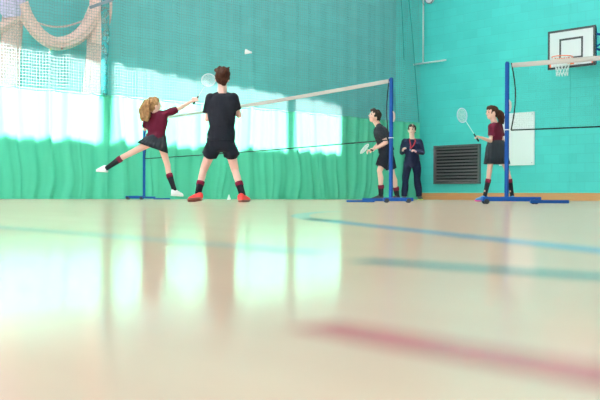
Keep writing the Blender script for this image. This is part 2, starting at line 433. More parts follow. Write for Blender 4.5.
for nm,ea,eb,seed,lab in (('divider_curtain',eR,EA,1.7,'long green curtain with white netting above, behind the players, right of the dark seam'),
                          ('divider_curtain',EA+.012,15.0,4.2,'green curtain with white netting above at the far left, left of the dark seam')):
    t=thing(nm,lab,'curtain',R(CE1,(ea+eb)/2,0))
    sheet('curtain_cloth',ea,eb,tuck,topz,M['curtain'],t,seed,1.0,.02,36)
    sheet('netting',ea,eb,2.03,CEIL-.05,M['net_white'],t,seed,.8,.03,6)
    bm=bmesh.new(); 
    tube(bm,[R(CE1+fold(ea+(eb-ea)*k/300,2,seed)*.9,ea+(eb-ea)*k/300,topz(ea+(eb-ea)*k/300)) for k in range(301)],.012,6)
    fin('hem_cord',bm,M['curtain'],t,True)
    bm=bmesh.new(); tube(bm,[R(CE1,ea,CEIL-.04),R(CE1,eb,CEIL-.04)],.03,8); fin('track',bm,M['steel'],t,True)
    if seed!=1.7:
        bm=bmesh.new(); rings=[]
        for k in range(25):
            z=2.04+(CEIL-.1-2.04)*k/24; w=.06+.03*min(1,(z-2.04)/2.5); rings.append((R(CE1+.03,EA+.085-.012*(z-2.04)+.01*sin(k),z),N*w,U*.05))
        loft(bm,rings,20,lambda u,th:1+.2*sin(5*th+6*u)); fin('gathered_edge',bm,M['seam'],t,True)
    if seed==1.7:
        for (x0,y0,x1,y1,mm) in ((405,-40,419,122,'ncord'),(398,-40,404,60,'ncord')):
            bm=bmesh.new(); a=cur(x0,y0,.12); c_=cur(x1,y1,.12)
            tube(bm,[a,a.lerp(c_,.5)+U*.03,c_],.011,6); fin('edge_cord',bm,M['dkgreen'],t,True)
# ------------------------------------------------------------------ gathered cricket net
M['bundle']=soft_net('gathered_white_net',(1,.66,.60),.95,25)
M['bundle_bluish_lit']=soft_net('bluish_lit_white_net',(.80,.68,.92),.9,25)  # white net; the bluish light on it is put into the colour
M['drape']=soft_net('hanging_white_net',(1,.64,.59),.68,40)
t=thing('cricket_net','bunched pinkish white net swagged at the top left in front of the netting','net',cur(55,199,-.8)*1.0)
def swag(pts,rad,name,m,flat=.6,off=-.8,seedv=0):
    bm=bmesh.new(); n=len(pts); K=60; rings=[]
    def lerp(k):
        x=k/(K)*(n-1); i=min(int(x),n-2); f=x-i
        p=[Vector((*pts[max(0,min(n-1,i+d))],0)) for d in (-1,0,1,2)]
        r_=[rad[max(0,min(n-1,i+d))] for d in (0,1)]
        q=.5*((2*p[1])+(p[2]-p[0])*f+(2*p[0]-5*p[1]+4*p[2]-p[3])*f*f+(3*p[1]-p[0]-3*p[2]+p[3])*f**3)
        return q, r_[0]*(1-f)+r_[1]*f
    C=[lerp(k) for k in range(K+1)]
    W=[cur(q.x,q.y,off) for q,_ in C]
    for k in range(K+1):
        tt=(W[min(K,k+1)]-W[max(0,k-1)]).normalized(); s=tt.cross(U).normalized(); r_=C[k][1]/52.0
        rings.append((W[k],s*r_,U*(r_*flat)))
    loft(bm,rings,36,lambda u,th:1+.13*sin(7*th+3*u+seedv)+.07*sin(11*th-5*u))
    return fin(name,bm,m,t,True)
swag([(20,4),(27,18),(40,35),(55,43.5),(72,40),(86,29),(96,12),(104,-2)],[8,7,6.8,6.6,6.6,7,8.5,10],'gathered_swag',M['bundle'],.7)
swag([(-30,45),(-12,33),(4,26),(16,17),(22,6)],[5,5,4.5,4,5],'gathered_swag',M['bundle'],.7,-.8,2)
swag([(11,-30),(11,-5),(11.5,9),(13,17)],[14,13.5,12,8],'gathered_column',M['bundle_bluish_lit'],.5,-.8,1)
swag([(13,10),(10,50),(7,93)],[9,10.5,12],'hanging_panel',M['drape'],.25,-.85,4)
swag([(100,4),(97,45),(93,97)],[11,11.5,12.5],'hanging_panel',M['drape'],.25,-.85,3)
swag([(101,-14),(101,6),(99.5,24),(97,44)],[12,12,11,7],'gathered_column',M['bundle'],.35,-.8,3)
bm=bmesh.new(); tube(bm,[cur(26+62*k/12.,18+8.5*sin(pi*k/12.)+.8*k/12.,-.9) for k in range(13)],.02,6); fin('net_rope',bm,M['drape'],t,True)
for (x,y,mm) in ((50.5,49.5,'yellow'),(49,52.5,'red'),(62,48.5,'red')):
    bm=bmesh.new(); box(bm,cur(x,y,-.62),(.035,.02,.03),Matrix((U,N,Z)).transposed(),.004); fin('tag',bm,M[mm],t)
bm=bmesh.new(); a=cur(90,7.5,.25); c_=cur(113,-.5,.25); d=(c_-a)
box(bm,(a+c_)/2,(d.length,.05,.06),Matrix((d.normalized(),U,d.normalized().cross(U))).transposed(),.006)
tube(bm,[c_,c_+Z*1.2],.012,6)
fin('hanging_rail',bm,M['steel'],t)

# ------------------------------------------------------------------ things on the right wall
RF=Matrix((U,N,Z)).transposed()   # local x along wall to the right, y out of wall
# ventilation grille
a=wal(435.5,146); c_=wal(481,183.7)
ea,_,zt=e12(a); eb,_,zb=e12(c_)
t=thing('vent_grille','large dark grey louvred vent low on the turquoise wall','vent',R((ea+eb)/2,.0,zb))
bm=bmesh.new()
fw=.05
roombox(bm,ea,eb,.005,.09,zt-fw,zt); roombox(bm,ea,eb,.005,.09,zb,zb+fw); roombox(bm,ea,ea+fw,.005,.09,zb,zt); roombox(bm,eb-fw,eb,.005,.09,zb,zt)
fin('frame',bm,M['grille'],t)
bm=bmesh.new(); roombox(bm,ea+.02,eb-.02,.002,.012,zb+.02,zt-.02); fin('backing',bm,M['grille_in'],t)
ns=11
for i in range(ns):
    z=zb+fw+(zt-zb-2*fw)*(i+.5)/ns
    bm=bmesh.new(); box(bm,R((ea+eb)/2,.05,z),(eb-ea-2*fw,.075,.008),RF@Matrix.Rotation(-.75,3,'X'))
    fin('slat',bm,M['grille'],t)
# white panel
a=wal(509,113.5); c_=wal(535,165); ea,_,zt=e12(a); eb,_,zb=e12(c_)
ea=e12(wal(500,113))[0]
t=thing('white_panel','tall plain white panel fixed to the turquoise wall behind the net post','panel',R((ea+eb)/2,0,zb))
bm=bmesh.new(); box(bm,R((ea+eb)/2,.025,(zb+zt)/2),(eb-ea,.04,zt-zb),RF,.012); fin('board',bm,M['panel'],t)
for e in (ea+.06,eb-.06):
    for z in (zb+.06,zt-.06):
        bm=bmesh.new(); tube(bm,[R(e,.044,z),R(e,.05,z)],.012,10); fin('screw',bm,M['steel'],t)
# white pipe and bar
t=thing('wall_bracket','thin white T shaped pipe frame high on the turquoise wall','pipe',wal(423,62,.05))
bm=bmesh.new(); q=wal(423,62,.06); tube(bm,[q,Vector((q.x,q.y,CEIL-.02))],.022,8); fin('pipe',bm,M['white'],t,True)
bm=bmesh.new(); tube(bm,[wal(413.8,64.6,.06),wal(446,60,.06)],.022,8); fin('bar',bm,M['white'],t,True)
for a_,b_ in ((423,35),(438,61.2)):
    bm=bmesh.new(); tube(bm,[wal(a_,b_,.0),wal(a_,b_,.06)],.018,8); fin('bracket',bm,M['white'],t,True)
# clock
q=wal(430.5,-2,0); q.z=q.z; 
t=thing('wall_clock','round pale wall clock high on the wall beside the white pipe','clock',q)
bm=bmesh.new(); r=.155
tube(bm,[q,q+N*.05],r,32); fin('face',bm,M['clockface'],t)
bm=bmesh.new(); tube(bm,[q+N*.05+(U*cos(x)+Z*sin(x))*r for x in [2*pi*k/32 for k in range(32)]],.014,6,closed=True); fin('rim',bm,M['steel'],t,True)
bm=bmesh.new(); tube(bm,[q+N*.06,q+N*.06+Z*.11],.005,5); tube(bm,[q+N*.06,q+N*.06+U*.07-Z*.02],.006,5); fin('hands',bm,M['black'],t)
for s in (-1,1):
    bm=bmesh.new(); tube(bm,[q+U*(s*.2),q+U*(s*.2)+N*.12,q+U*(s*.2)+N*.12-Z*.1,q+U*(s*.12)+N*.12-Z*.2],.008,6); fin('guard_wire',bm,M['steel'],t,True)

# ------------------------------------------------------------------ basketball backboard
bl=P(547.8,70.2,900/43.0); e1b,e2b,zb=e12(bl); zt=e12(P(547.8,31.9,900/43.0))[2]
BW=1.2; BH=zt-zb; cx=e1b+BW/2
t=thing('basketball_hoop','basketball hoop with white backboard and orange rim on the right wall','basketball hoop',R(cx,0,zb))
bm=bmesh.new(); box(bm,R(cx,e2b-.02,(zb+zt)/2),(BW,.04,BH),RF,.006); bd=fin('backboard',bm,M['board'],t)
def rectframe(bm,x0,x1,z0,z1,w,y0,y1,bottom=True):
    roombox(bm,x0,x1,y0,y1,z1-w,z1)
    if bottom: roombox(bm,x0,x1,y0,y1,z0,z0+w)
    roombox(bm,x0,x0+w,y0,y1,z0+(w if bottom else 0),z1-w); roombox(bm,x1-w,x1,y0,y1,z0+(w if bottom else 0),z1-w)
bm=bmesh.new(); rectframe(bm,cx-BW/2,cx+BW/2,zb,zt,.05,e2b-.045,e2b+.006); fin('border',bm,M['black'],t)
bm=bmesh.new(); rectframe(bm,cx-.30,cx+.30,zb+.2,zb+.68,.045,e2b-.001,e2b+.004); fin('target_square',bm,M['black'],t)
for s in (-1,1):
    bm=bmesh.new(); roombox(bm,cx+s*(BW/2-.085),cx+s*(BW/2-.05),e2b,e2b+.006,zb+.05,zb+.17); fin('corner_mark',bm,M['orange'],t)
# rim
rz=zb+.20; rc=R(cx,e2b+.37,rz); rr=.225
bm=bmesh.new(); tube(bm,[rc+(U*cos(x)+N*sin(x))*rr for x in [2*pi*k/40 for k in range(40)]],.011,8,closed=True)
roombox(bm,cx-.06,cx+.06,e2b+.004,e2b+.15,rz-.012,rz+.0); 
rim=fin('rim',bm,M['orange'],t,True)
bm=bmesh.new(); roombox(bm,cx-.08,cx+.08,e2b+.004,e2b+.02,rz-.13,rz+.02); tube(bm,[R(cx-.05,e2b+.01,rz-.1),rc+N*-.2+U*-.05],.008,6); tube(bm,[R(cx+.05,e2b+.01,rz-.1),rc+N*-.2+U*.05],.008,6)
fin('rim_bracket',bm,M['orange'],t)
bm=bmesh.new(); K=12
def npt(k,j): 
    rrj=[.222,.185,.15,.13,.125][j]; z=rz-[0,.11,.22,.32,.42][j]; a=2*pi*(k+.5*(j%2))/K
    return R(cx,e2b+.37,z)+(U*cos(a)+N*sin(a))*rrj
for k in range(K):
    for j in range(4):
        tube(bm,[npt(k,j),npt(k,j+1)],.006,4); tube(bm,[npt(k,j),npt(k-1 if j%2==0 else k+1,j+1)],.006,4)
fin('hoop_net',bm,M['feather'],rim)
bm=bmesh.new()
for s in (-1,1):
    for z in (zb+.42,zt-.12): tube(bm,[R(cx+s*.4,.0,z),R(cx+s*.4,e2b-.04,z)],.028,8)
    tube(bm,[R(cx+s*.4,.02,zb+.4),R(cx+s*.4,.02,zt+.02)],.03,8)
    tube(bm,[R(cx+s*.4,.03,zt-.12),R(cx+s*.4,e2b-.05,zb+.3)],.02,8)
fin('wall_frame',bm,M['dkblue'],t,True)
bm=bmesh.new(); rectframe(bm,cx-BW/2+.02,cx+BW/2-.02,zb+.03,zt-.03,.06,e2b-.11,e2b-.045); fin('board_frame',bm,M['blue'],t)

# ------------------------------------------------------------------ badminton posts and nets
def post(px,pyb,s,h,rails,label,cleat=True):
    D=FPX/s; g=P(px,pyb,D); g.z=0
    t=thing('net_post',label,'net post',g,'badminton net posts')
    bm=bmesh.new(); box(bm,g+Z*(.05+h)/2,(.040,.040,h-.05),Matrix.Rotation(-.6,3,'Z'),.006); fin('upright',bm,M['blue'],t)
    bm=bmesh.new(); tube(bm,[g+Z*(h-.004),g+Z*(h+.008)],.016,10); fin('cap',bm,M['dkblue'],t,True)
    for (dx0,dx1,dy,z0,z1,mm,w) in rails:
        bm=bmesh.new(); box(bm,g+Vector(((dx0+dx1)/2,dy,(z0+z1)/2)),(dx1-dx0,w,z1-z0),Matrix.Rotation(-.02,3,'Z'),.006)
        fin('base_rail',bm,M[mm],t)
    xs=[(rails[0][0]+.04,rails[0][2]),(rails[0][1]-.06,rails[0][2])]
    for x,dy in xs:
        for sy in (-1,1):
            c=g+Vector((x,dy+sy*.06,.028)); bm=bmesh.new(); tube(bm,[c-Vector((0,.014,0)),c+Vector((0,.014,0))],.028,16); fin('wheel',bm,M['rubber'],t)
    if cleat:
        c=g+Vector((.018,-.0,h-.47)); bm=bmesh.new(); tube(bm,[c+Z*.06,c+Vector((.018,0,.03)),c+Vector((.02,0,-.02)),c+Vector((.01,0,-.07))],[.009,.014,.014,.008],8)
        fin('cord_cleat',bm,M['hook'],t,True)
        bm=bmesh.new(); c=g+Z*(h-.74); tube(bm,[c+Vector((.03*cos(a),.03*sin(a),0)) for a in [2*pi*k/16 for k in range(16)]],.0055,6,closed=True); fin('net_tie',bm,M['white'],t,True)
    return g
gR=post(506.5,204,91,1.555,[(-.27,.37,0,.03,.08,'blue',.1),(.21,.62,-.2,.012,.048,'dkblue',.06)],'blue net post nearest the camera, right of the basketball backboard view')
gM=post(390.8,202.5,80.6,1.545,[(-.10,.27,-.05,.02,.065,'blue',.1),(-.34,.0,.2,.018,.055,'dkblue',.06),(-.55,-.20,.0,.006,.03,'dkblue',.05)],'blue net post in front of the boy crouching by the green curtain')
gL=post(144,198.4,52.3,1.55,[(-.34,.02,-.03,.02,.07,'blue',.1),(-.02,.20,.1,.02,.06,'dkblue',.06),(.18,.5,0,.006,.03,'dkblue',.05)],'far blue net post standing behind the girl on the left',False)
thingR=[o for o in bpy.data.objects if o.name.startswith('net_post')]
thingR[0]['label']='tall blue net post at the right, in front of the dark-haired girl'
M['bnet']=net_mat('badminton_mesh',(.06,.05,.045),.02,.0006)
def bnet(a,b,zt_a,zt_b,depth,label):
    t=thing('badminton_net',label,'net',(a+b)/2,'badminton nets'); d=(b-a); n=24
    def sag(k): return -.026*sin(pi*k)
    top=[a.lerp(b,k/n)+Z*(zt_a+(zt_b-zt_a)*k/n+sag(k/n)) for k in range(n+1)]
    side=Vector((-d.y,d.x,0)).normalized()
    bm=bmesh.new(); rings=[(p-Z*.026,side*.006,Z*.027) for p in top]; loft(bm,rings,10); fin('top_tape',bm,M['tape'],t,True)
    bm=bmesh.new(); bot=[p-Z*(depth-.012*sin(pi*k/n)) for k,p in enumerate(top)]; tube(bm,bot,.0085,6); fin('bottom_cord',bm,M['cord'],t,True)
    for e,(p,q,dr) in enumerate(((top[0],bot[0],d),(top[-1],bot[-1],-d))):
        dr=dr.normalized(); bm=bmesh.new(); tube(bm,[p.lerp(q,k/8)+dr*(.05*sin(pi*k/8)) for k in range(9)],.0075,6); fin('side_cord',bm,M['cord'],t,True)
    bm=bmesh.new(); uvl=bm.loops.layers.uv.new('UVMap'); L_=d.length
    tv=[bm.verts.new(p-Z*.07) for p in top]; bv=[bm.verts.new(p) for p in bot]
    for k in range(n):
        f=bm.faces.new((tv[k],tv[k+1],bv[k+1],bv[k]))
        for l,u in zip(f.loops,((k,1),(k+1,1),(k+1,0),(k,0))): l[uvl].uv=(u[0]/n*L_,u[1]*(depth-.07))
    fin('net_mesh',bm,M['bnet'],t)
    return t
dLM=(gL-gM).normalized(); bnet(gM+dLM*.04,gL-dLM*.04,1.54,1.54,.76,'long badminton net running from the middle post to the far left post')
# right hand net runs out of frame towards the viewer
q=P(600,56.9,FPX/97.5); q.z=0; dR=(q-gR).normalized(); far=gR+dR*6.1
bnet(gR+dR*.05,far,1.545,1.545,.735,'badminton net leaving the frame at the right, in front of the hoop')

# ------------------------------------------------------------------ people
def hand(bm, wrist, dirv, palm_n, curl=.9, size=1.0, thumb_side=1):
    """palm, four fingers of different length and a thumb"""
    d=dirv.normalized(); n=(palm_n-d*palm_n.dot(d)).normalized(); s=d.cross(n)*thumb_side
    S=size
    F=Matrix((s,n,d)).transposed()
    ell(bm,wrist+d*.045*S,(.038*S,.017*S,.05*S),F,14)
    for i,(off,ln) in enumerate(((.028,.072),(.0095,.08),(-.0095,.075),(-.027,.058))):
        p=wrist+d*(.082*S)+s*(off*S); a=d; 
        for j,f in enumerate((.45,.32,.25)):
            ang=curl*(.45,.85,.7)[j]
            a=(a*cos(ang)+n*sin(ang)).normalized() if j==0 else (a*cos(ang)+ (n-a*n.dot(a)).normalized()*sin(ang)).normalized() if (n-a*n.dot(a)).length>.05 else a
            q=p+a*(ln*f*S); cone(bm,p,q,.0095*S,.0088*S); p=q
    p=wrist+d*.03*S+s*.03*S; q=p+(d*.55+s*.55+n*.5).normalized()*.04*S; cone(bm,p,q,.0125*S,.011*S)
    r_=q+(d*.8+n*.6-s*.1).normalized()*.03*S; cone(bm,q,r_,.011*S,.0095*S)

def person(name,label,J,o):
    HB=o.get('headscale',1.1)
    """J: joints in world space; o: options"""
    skin=M[o.get('skin','skin')]; S=o.get('scale',1.0); bulk=o.get('bulk',1.0)
    root=thing(name,label,'person',J['root'])
    V=J
    f=V['face'].normalized(); up_=V.get('headup',Z); upv=(up_-f*up_.dot(f)).normalized(); sd_=f.cross(upv)
    H=V['head']; HF=Matrix((sd_,f,upv)).transposed()
    shL,shR=V['shL'],V['shR']; hpL,hpR=V['hipL'],V['hipR']
    neck=(shL+shR)/2; pel=(hpL+hpR)/2; sp=(neck-pel); spn=sp.normalized()
    ax=(shR-shL).normalized(); ah=(hpR-hpL).normalized()
    dep=V['chest'].normalized()   # chest direction
    def tors(ex, lo, hi, hemflare=0):
        rs=[]
        tab=((-.10,.135,.105),(.05,.150,.112),(.2,.150,.11),(.36,.135,.10),(.55,.150,.108),(.75,.172,.112),(.90,.165,.10),(1.0,.115,.08),(1.06,.062,.058))
        for u,a,b_ in tab:
            if u<lo or u>hi: continue
            axx=ah.lerp(ax,max(0,min(1,u))).normalized(); dd=(dep-axx*dep.dot(axx)-spn*dep.dot(spn)).normalized()
            fl=1+hemflare*max(0,.4-u)
            w=a*S*bulk*o.get('sw',1)*fl+ex; dd_=b_*S*bulk*fl+ex
            rs.append((pel+sp*u-dd*.0,axx*w,dd*dd_))
        return rs
    # ---- body
    bm=bmesh.new()
    loft(bm,tors(-.02,-.2,1.2),28)
    for w_ in (shL,shR): cone(bm,neck+spn*.045*S,w_.lerp(neck,.3)-spn*.015,.042*S,.034*S)
    cone(bm,neck+spn*.0,H-upv*.05*S*HB-f*.012,.056*S*HB,.050*S*HB)
    ell(bm,H+upv*.015*S*HB-f*.008,(.073*S*HB,.09*S*HB,.098*S*HB),HF,24)
    ell(bm,H-upv*.045*S*HB+f*.026*S*HB,(.054*S*HB,.056*S*HB,.062*S*HB),HF,20)
    ell(bm,H-upv*.085*S*HB+f*.052*S*HB,(.024*S*HB,.022*S*HB,.02*S*HB),HF,14)
    cone(bm,H+upv*.012*S*HB+f*.083*S*HB,H-upv*.02*S*HB+f*.103*S*HB,.008*S*HB,.0125*S*HB)
    ell(bm,H-upv*.018*S*HB+f*.09*S*HB,(.017*S*HB,.012*S*HB,.01*S*HB),HF,12)
    ell(bm,H-upv*.05*S*HB+f*.081*S*HB,(.021*S*HB,.011*S*HB,.010*S*HB),HF,12)
    ell(bm,H+upv*.03*S*HB+f*.078*S*HB,(.05*S*HB,.013*S*HB,.010*S*HB),HF,12)
    for s in (-1,1): ell(bm,H+sd_*(s*.074*S*HB)-f*.004-upv*.008*S*HB,(.009*S*HB,.018*S*HB,.03*S*HB),HF,12)
    for sfx in 'LR':
        sh=V['sh'+sfx]; el=V['el'+sfx]; wr=V['wr'+sfx]
        ell(bm,sh-spn*.015,(.042*S,)*3,None,14)
        cone(bm,sh-spn*.012,el,.042*S*bulk,.036*S*bulk); m_=el.lerp(wr,.3); cone(bm,el,m_,.035*S,.037*S*bulk); cone(bm,m_,wr,.037*S*bulk,.024*S)
        hd=V.get('hd'+sfx,(wr-el)); hand(bm,wr,hd,V.get('pn'+sfx,f),o.get('curl'+sfx,.9),S*.98,V.get('ts'+sfx,1))
        hp=V['hip'+sfx]; kn=V['kn'+sfx]; an=V['an'+sfx]
        cone(bm,hp,kn,(.07 if o['bottom']=='skirt' else .078)*S*bulk,(.046 if o['bottom']=='skirt' else .050)*S); back=V.get('calf'+sfx,-dep)
        ell(bm,kn,(.05*S,)*3,None,14)
        c1=kn.lerp(an,.3)+back*.015; cone(bm,kn,c1,.045*S,.047*S*bulk); cone(bm,c1,kn.lerp(an,.75),.047*S*bulk,.034*S); cone(bm,kn.lerp(an,.75),an,.036*S,.034*S)
    body=remesh('body',bm,skin,root,.0075,5)
    # ---- face details
    for s in (-1,1):
        bm=bmesh.new(); ell(bm,H+sd_*(s*.031*S*HB)+upv*.006*S*HB+f*.077*S*HB,(.012*S*HB,.006*S*HB,.006*S*HB),HF,12); fin('eye',bm,M['eye'],root,True)
        bm=bmesh.new(); ell(bm,H+sd_*(s*.032*S*HB)+upv*.028*S*HB+f*.083*S*HB,(.019*S*HB,.007*S*HB,.004*S*HB),HF,12); fin('eyebrow',bm,M[o['hair']],root,True)
    bm=bmesh.new(); ell(bm,H-upv*.05*S*HB+f*.087*S*HB,(.02*S*HB,.007*S*HB,.006*S*HB),HF,12); fin('mouth',bm,M['lips'],root,True)
    # ---- hair
    bm=bmesh.new()
    ell(bm,H+upv*.032*S*HB-f*.022*S*HB,(.084*S*HB,.094*S*HB,.092*S*HB),HF,24)
    ell(bm,H-upv*.02*S*HB-f*.05*S*HB,(.070*S*HB,.055*S*HB,.065*S*HB),HF,20)
    for s in (-1,1): ell(bm,H+sd_*(s*.068*S*HB)+upv*.02*S*HB-f*.01,(.016*S*HB,.035*S*HB,.045*S*HB),HF,12)
    hs=o.get('hairstyle')
    if hs=='quiff':
        for k in range(14):
            a=-1+2*k/13; p=H+upv*.10*S*HB+f*(.03+.04*cos(a*2))*S*HB+sd_*(a*.06*S*HB); cone(bm,p,p+upv*.028*S*HB+sd_*.022*S*HB+f*.02*S*HB,.02*S*HB,.012*S*HB)
        ell(bm,H+upv*.095*S*HB+f*.02*S*HB,(.085*S*HB,.08*S*HB,.04*S*HB),HF,20)
    if hs=='short':
        ell(bm,H+upv*.088*S*HB+f*.025*S*HB,(.066*S*HB,.068*S*HB,.035*S*HB),HF,20)
    if hs in('pony','bigpony'):
        ell(bm,H+upv*.07*S*HB+f*.02*S*HB,(.07*S*HB,.06*S*HB,.045*S*HB),HF,20)
    hr=remesh('hair',bm,M[o['hair']],root,.007,3,(.02,28))
    if hs in('pony','bigpony'):
        bm=bmesh.new(); rnd=random.Random(3); pts=V['pony']; rd=o['ponyr']
        for st in range(o.get('strands',9)):
            j=Vector((rnd.uniform(-1,1),rnd.uniform(-1,1),rnd.uniform(-.6,.6)))
            pp=[pts[0]]+[p+j*(rd*(.35+.65*i/len(pts))) for i,p in enumerate(pts[1:])]
            sm=[]
            for i in range(len(pp)-1):
                for q in range(4): sm.append(pp[i].lerp(pp[i+1],q/4))
            sm.append(pp[-1]); n_=len(sm)
            tube(bm,sm,[max(.004,rd*.55*sin(pi*min(1,.18+.82*i/n_))**.7) for i in range(n_)],8)
        remesh('ponytail',bm,M[o['hair']],root,.007,2,(.02,30))
        bm=bmesh.new(); ell(bm,pts[0],(.022,.022,.022),None,12); fin('hair_band',bm,M['black_cloth'],root,True)
    # ---- shirt
    bm=bmesh.new(); loft(bm,tors(o.get('loose',.012),o.get('hem',-.02),1.07,o.get('flare',.1)),32)
    sl=o.get('sleeve',.62)
    for sfx in 'LR':
        sh=V['sh'+sfx]; el=V['el'+sfx]
        ell(bm,sh-spn*.012,(.058*S,)*3,None,16); cone(bm,neck+spn*.035*S,sh.lerp(neck,.12)-spn*.008,.055*S,.055*S)
        if sl<1: cone(bm,sh,sh.lerp(el,.4),.060*S*bulk,.058*S*bulk); tube(bm,[sh.lerp(el,.3),sh.lerp(el,sl)],[.06*S*bulk,.063*S*bulk],20)
        else:
            wr=V['wr'+sfx]; cone(bm,sh,el,.064*S,.056*S); cone(bm,el,el.lerp(wr,.5),.056*S,.052*S); tube(bm,[el.lerp(wr,.4),el.lerp(wr,.96)],[.052*S,.041*S],18)
    remesh('jacket' if sl>=1 else 'shirt',bm,M[o['top']],root,.0085,4,(.018,9))
    # collar
    bm=bmesh.new(); cc=neck+sp*.055; 
    dd=(dep-spn*dep.dot(spn)).normalized(); xx=spn.cross(dd)
    loft(bm,[(cc-spn*.012,xx*.070*S,dd*.072*S),(cc+spn*.022,xx*.062*S,dd*.064*S),(cc+spn*.02,xx*.056*S,dd*.058*S),(cc-spn*.012,xx*.06*S,dd*.06*S)],24,None,False)
    fin('collar',bm,M[o['top']],root,True)
    # ---- lower clothing
    kind=o['bottom']
    bm=bmesh.new()
    if kind in('shorts','trousers'):
        loft(bm,[(pel+sp*.16,ah*.142*S*bulk,dep*.112*S),(pel+sp*.02,ah*.165*S*bulk,dep*.125*S),(pel-sp*.12,ah*.165*S*bulk,dep*.12*S),(pel-sp*.2,ah*.12*S*bulk,dep*.10*S)],28)
        for sfx in 'LR':
            hp=V['hip'+sfx]; kn=V['kn'+sfx]; an=V['an'+sfx]
            if kind=='shorts':
                q=o.get('shortlen',.72); cone(bm,hp,hp.lerp(kn,.35),.094*S*bulk,.092*S*bulk); cone(bm,hp-sp*.05,hp+sp*.12,.1*S,.09*S); tube(bm,[hp,hp.lerp(kn,q)],[.095*S*bulk,.100*S*bulk],24)
            else:
                cone(bm,hp,kn,.098*S,.078*S); cone(bm,kn,kn.lerp(an,.9),.078*S,.068*S); tube(bm,[kn.lerp(an,.5),kn.lerp(an,1.06)],[.07*S,.075*S],20)
        remesh(kind,bm,M[o['low']],root,.009,3,(.022,9))
    else:
        rs=V['skirt']
        loft(bm,rs,120,lambda u,th:1+(.055*u*sin(16*th)))
        fin('skirt',bm,M[o['low']],root,True)
    # ---- socks and shoes
    for sfx in 'LR':
        kn=V['kn'+sfx]; an=V['an'+sfx]; toe=V['toe'+sfx]; st=o.get('socktop',.45)
        heel=V['heel'+sfx]; fd=(toe-heel).normalized(); nrm=V['ftup'+sfx] if 'ftup'+sfx in V else (an-heel.lerp(toe,.25)); nrm=(nrm-fd*nrm.dot(fd)).normalized(); sv=fd.cross(nrm)
        if kind!='trousers':
            bm=bmesh.new(); rr=[(.054 if st<.48 else .048),.051 if st<.48 else .045,.041,.040]; 
            us=[st,st+(1-st)*.3,st+(1-st)*.75,1.0]
            back=V.get('calf'+sfx,-dep)
            tube(bm,[kn.lerp(an,u)+back*(.015*(1-abs(u-.3)/.7)) for u in us]+[heel.lerp(toe,.3)+nrm*.04],[r_*S*bulk for r_ in rr]+[.036*S],20); so=fin('sock',bm,M['sock'],root,True)
            bm=bmesh.new(); w=.15; tube(bm,[kn.lerp(an,st-.004)+back*(.015*(1-abs(st-.3)/.7)),kn.lerp(an,st+w)+back*.01],[(rr[0]+.003)*S*bulk,(rr[0]+.002)*S*bulk],20); fin('sock_band',bm,M['sockband'],so,True)
        L_=(toe-heel).length
        bm=bmesh.new()
        def q(u,h): return heel+fd*(L_*u)+nrm*h
        rr=[(.02,.05,.018,.02),(.0,.052,.036,.045),(.22,.058,.040,.055),(.42,.052,.042,.045),(.65,.040,.046,.032),(.85,.032,.043,.022),(.97,.026,.030,.016),(1.0,.022,.012,.010)]
        loft(bm,[(q(u,h),sv*(w*S),nrm*(v*S)) for u,h,w,v in rr],20)
        sho=remesh('shoe',bm,M[o['shoe']],root,.006,3)
        bm=bmesh.new()
        loft(bm,[(q(u,.012),sv*(w*S),nrm*(.0135)) for u,w in ((-.015,.012),(.0,.034),(.2,.043),(.45,.040),(.7,.049),(.9,.044),(1.0,.024),(1.015,.01))],20)
        fin('sole',bm,M[o['sole']],sho,True)
        bm=bmesh.new()
        for k in range(4):
            u=.36+.09*k; h=.083-.012*k; tube(bm,[q(u,h)+sv*.026-nrm*.006,q(u,h)+nrm*.004,q(u,h)-sv*.026-nrm*.006],.0045,5)
        fin('laces',bm,M[o.get('lace','white')],sho,True)
    return root,dict(f=f,up=upv,sd=sd_,neck=neck,pel=pel,sp=sp,dep=dep,H=H)
def foot(J,sfx,heel,toe): J['heel'+sfx]=heel; J['toe'+sfx]=toe

# --- boy seen from behind
s=80.0; D=FPX/s
def B(x,y,d=0): return P(x,y,D+d)
J=dict(root=Vector((B(219,202).x,D,0)),face=Vector((-.12,1,.02)),head=B(222.3,78.5,.0),chest=Vector((-.1,1,0)),
 shL=B(210.5,98,.02),shR=B(234,97.5,.0),elL=B(207.2,119,.05),elR=B(239,115.5,.08),wrL=B(210.5,114,.30),wrR=B(235,110,.32),
 hipL=B(214.5,143),hipR=B(228.5,143),knL=B(203.5,170,.10),knR=B(235,170,.06),anL=B(198,193.5,-.02),anR=B(242.3,194.5,-.04))
foot(J,'L',Vector((B(201.5,197.5,-.06).x,D-.1,.03)),Vector((B(188.5,201,.02).x,D-.02,.004)))
foot(J,'R',Vector((B(240.5,201.8,-.10).x,D-.12,.004)),Vector((B(248.5,201,0).x,D+.09,.004)))
J['hdL']=Vector((.3,.4,.9)); J['hdR']=Vector((-.4,.4,.9)); J['pnL']=Vector((1,.2,0)); J['pnR']=Vector((-1,.2,0))
person('person','boy seen from behind in black polo shirt, black shorts and red shoes',J,
 dict(hair='hair_brown',hairstyle='quiff',top='black_cloth',bottom='shorts',low='black_cloth',shoe='shoe_red',sole='sole_dark',lace='white',socktop=.5,skin='skin2',hem=-.02,sleeve=.7,flare=.25,loose=.02,sw=1.0,shortlen=.47))
bpy.context.view_layer.update()

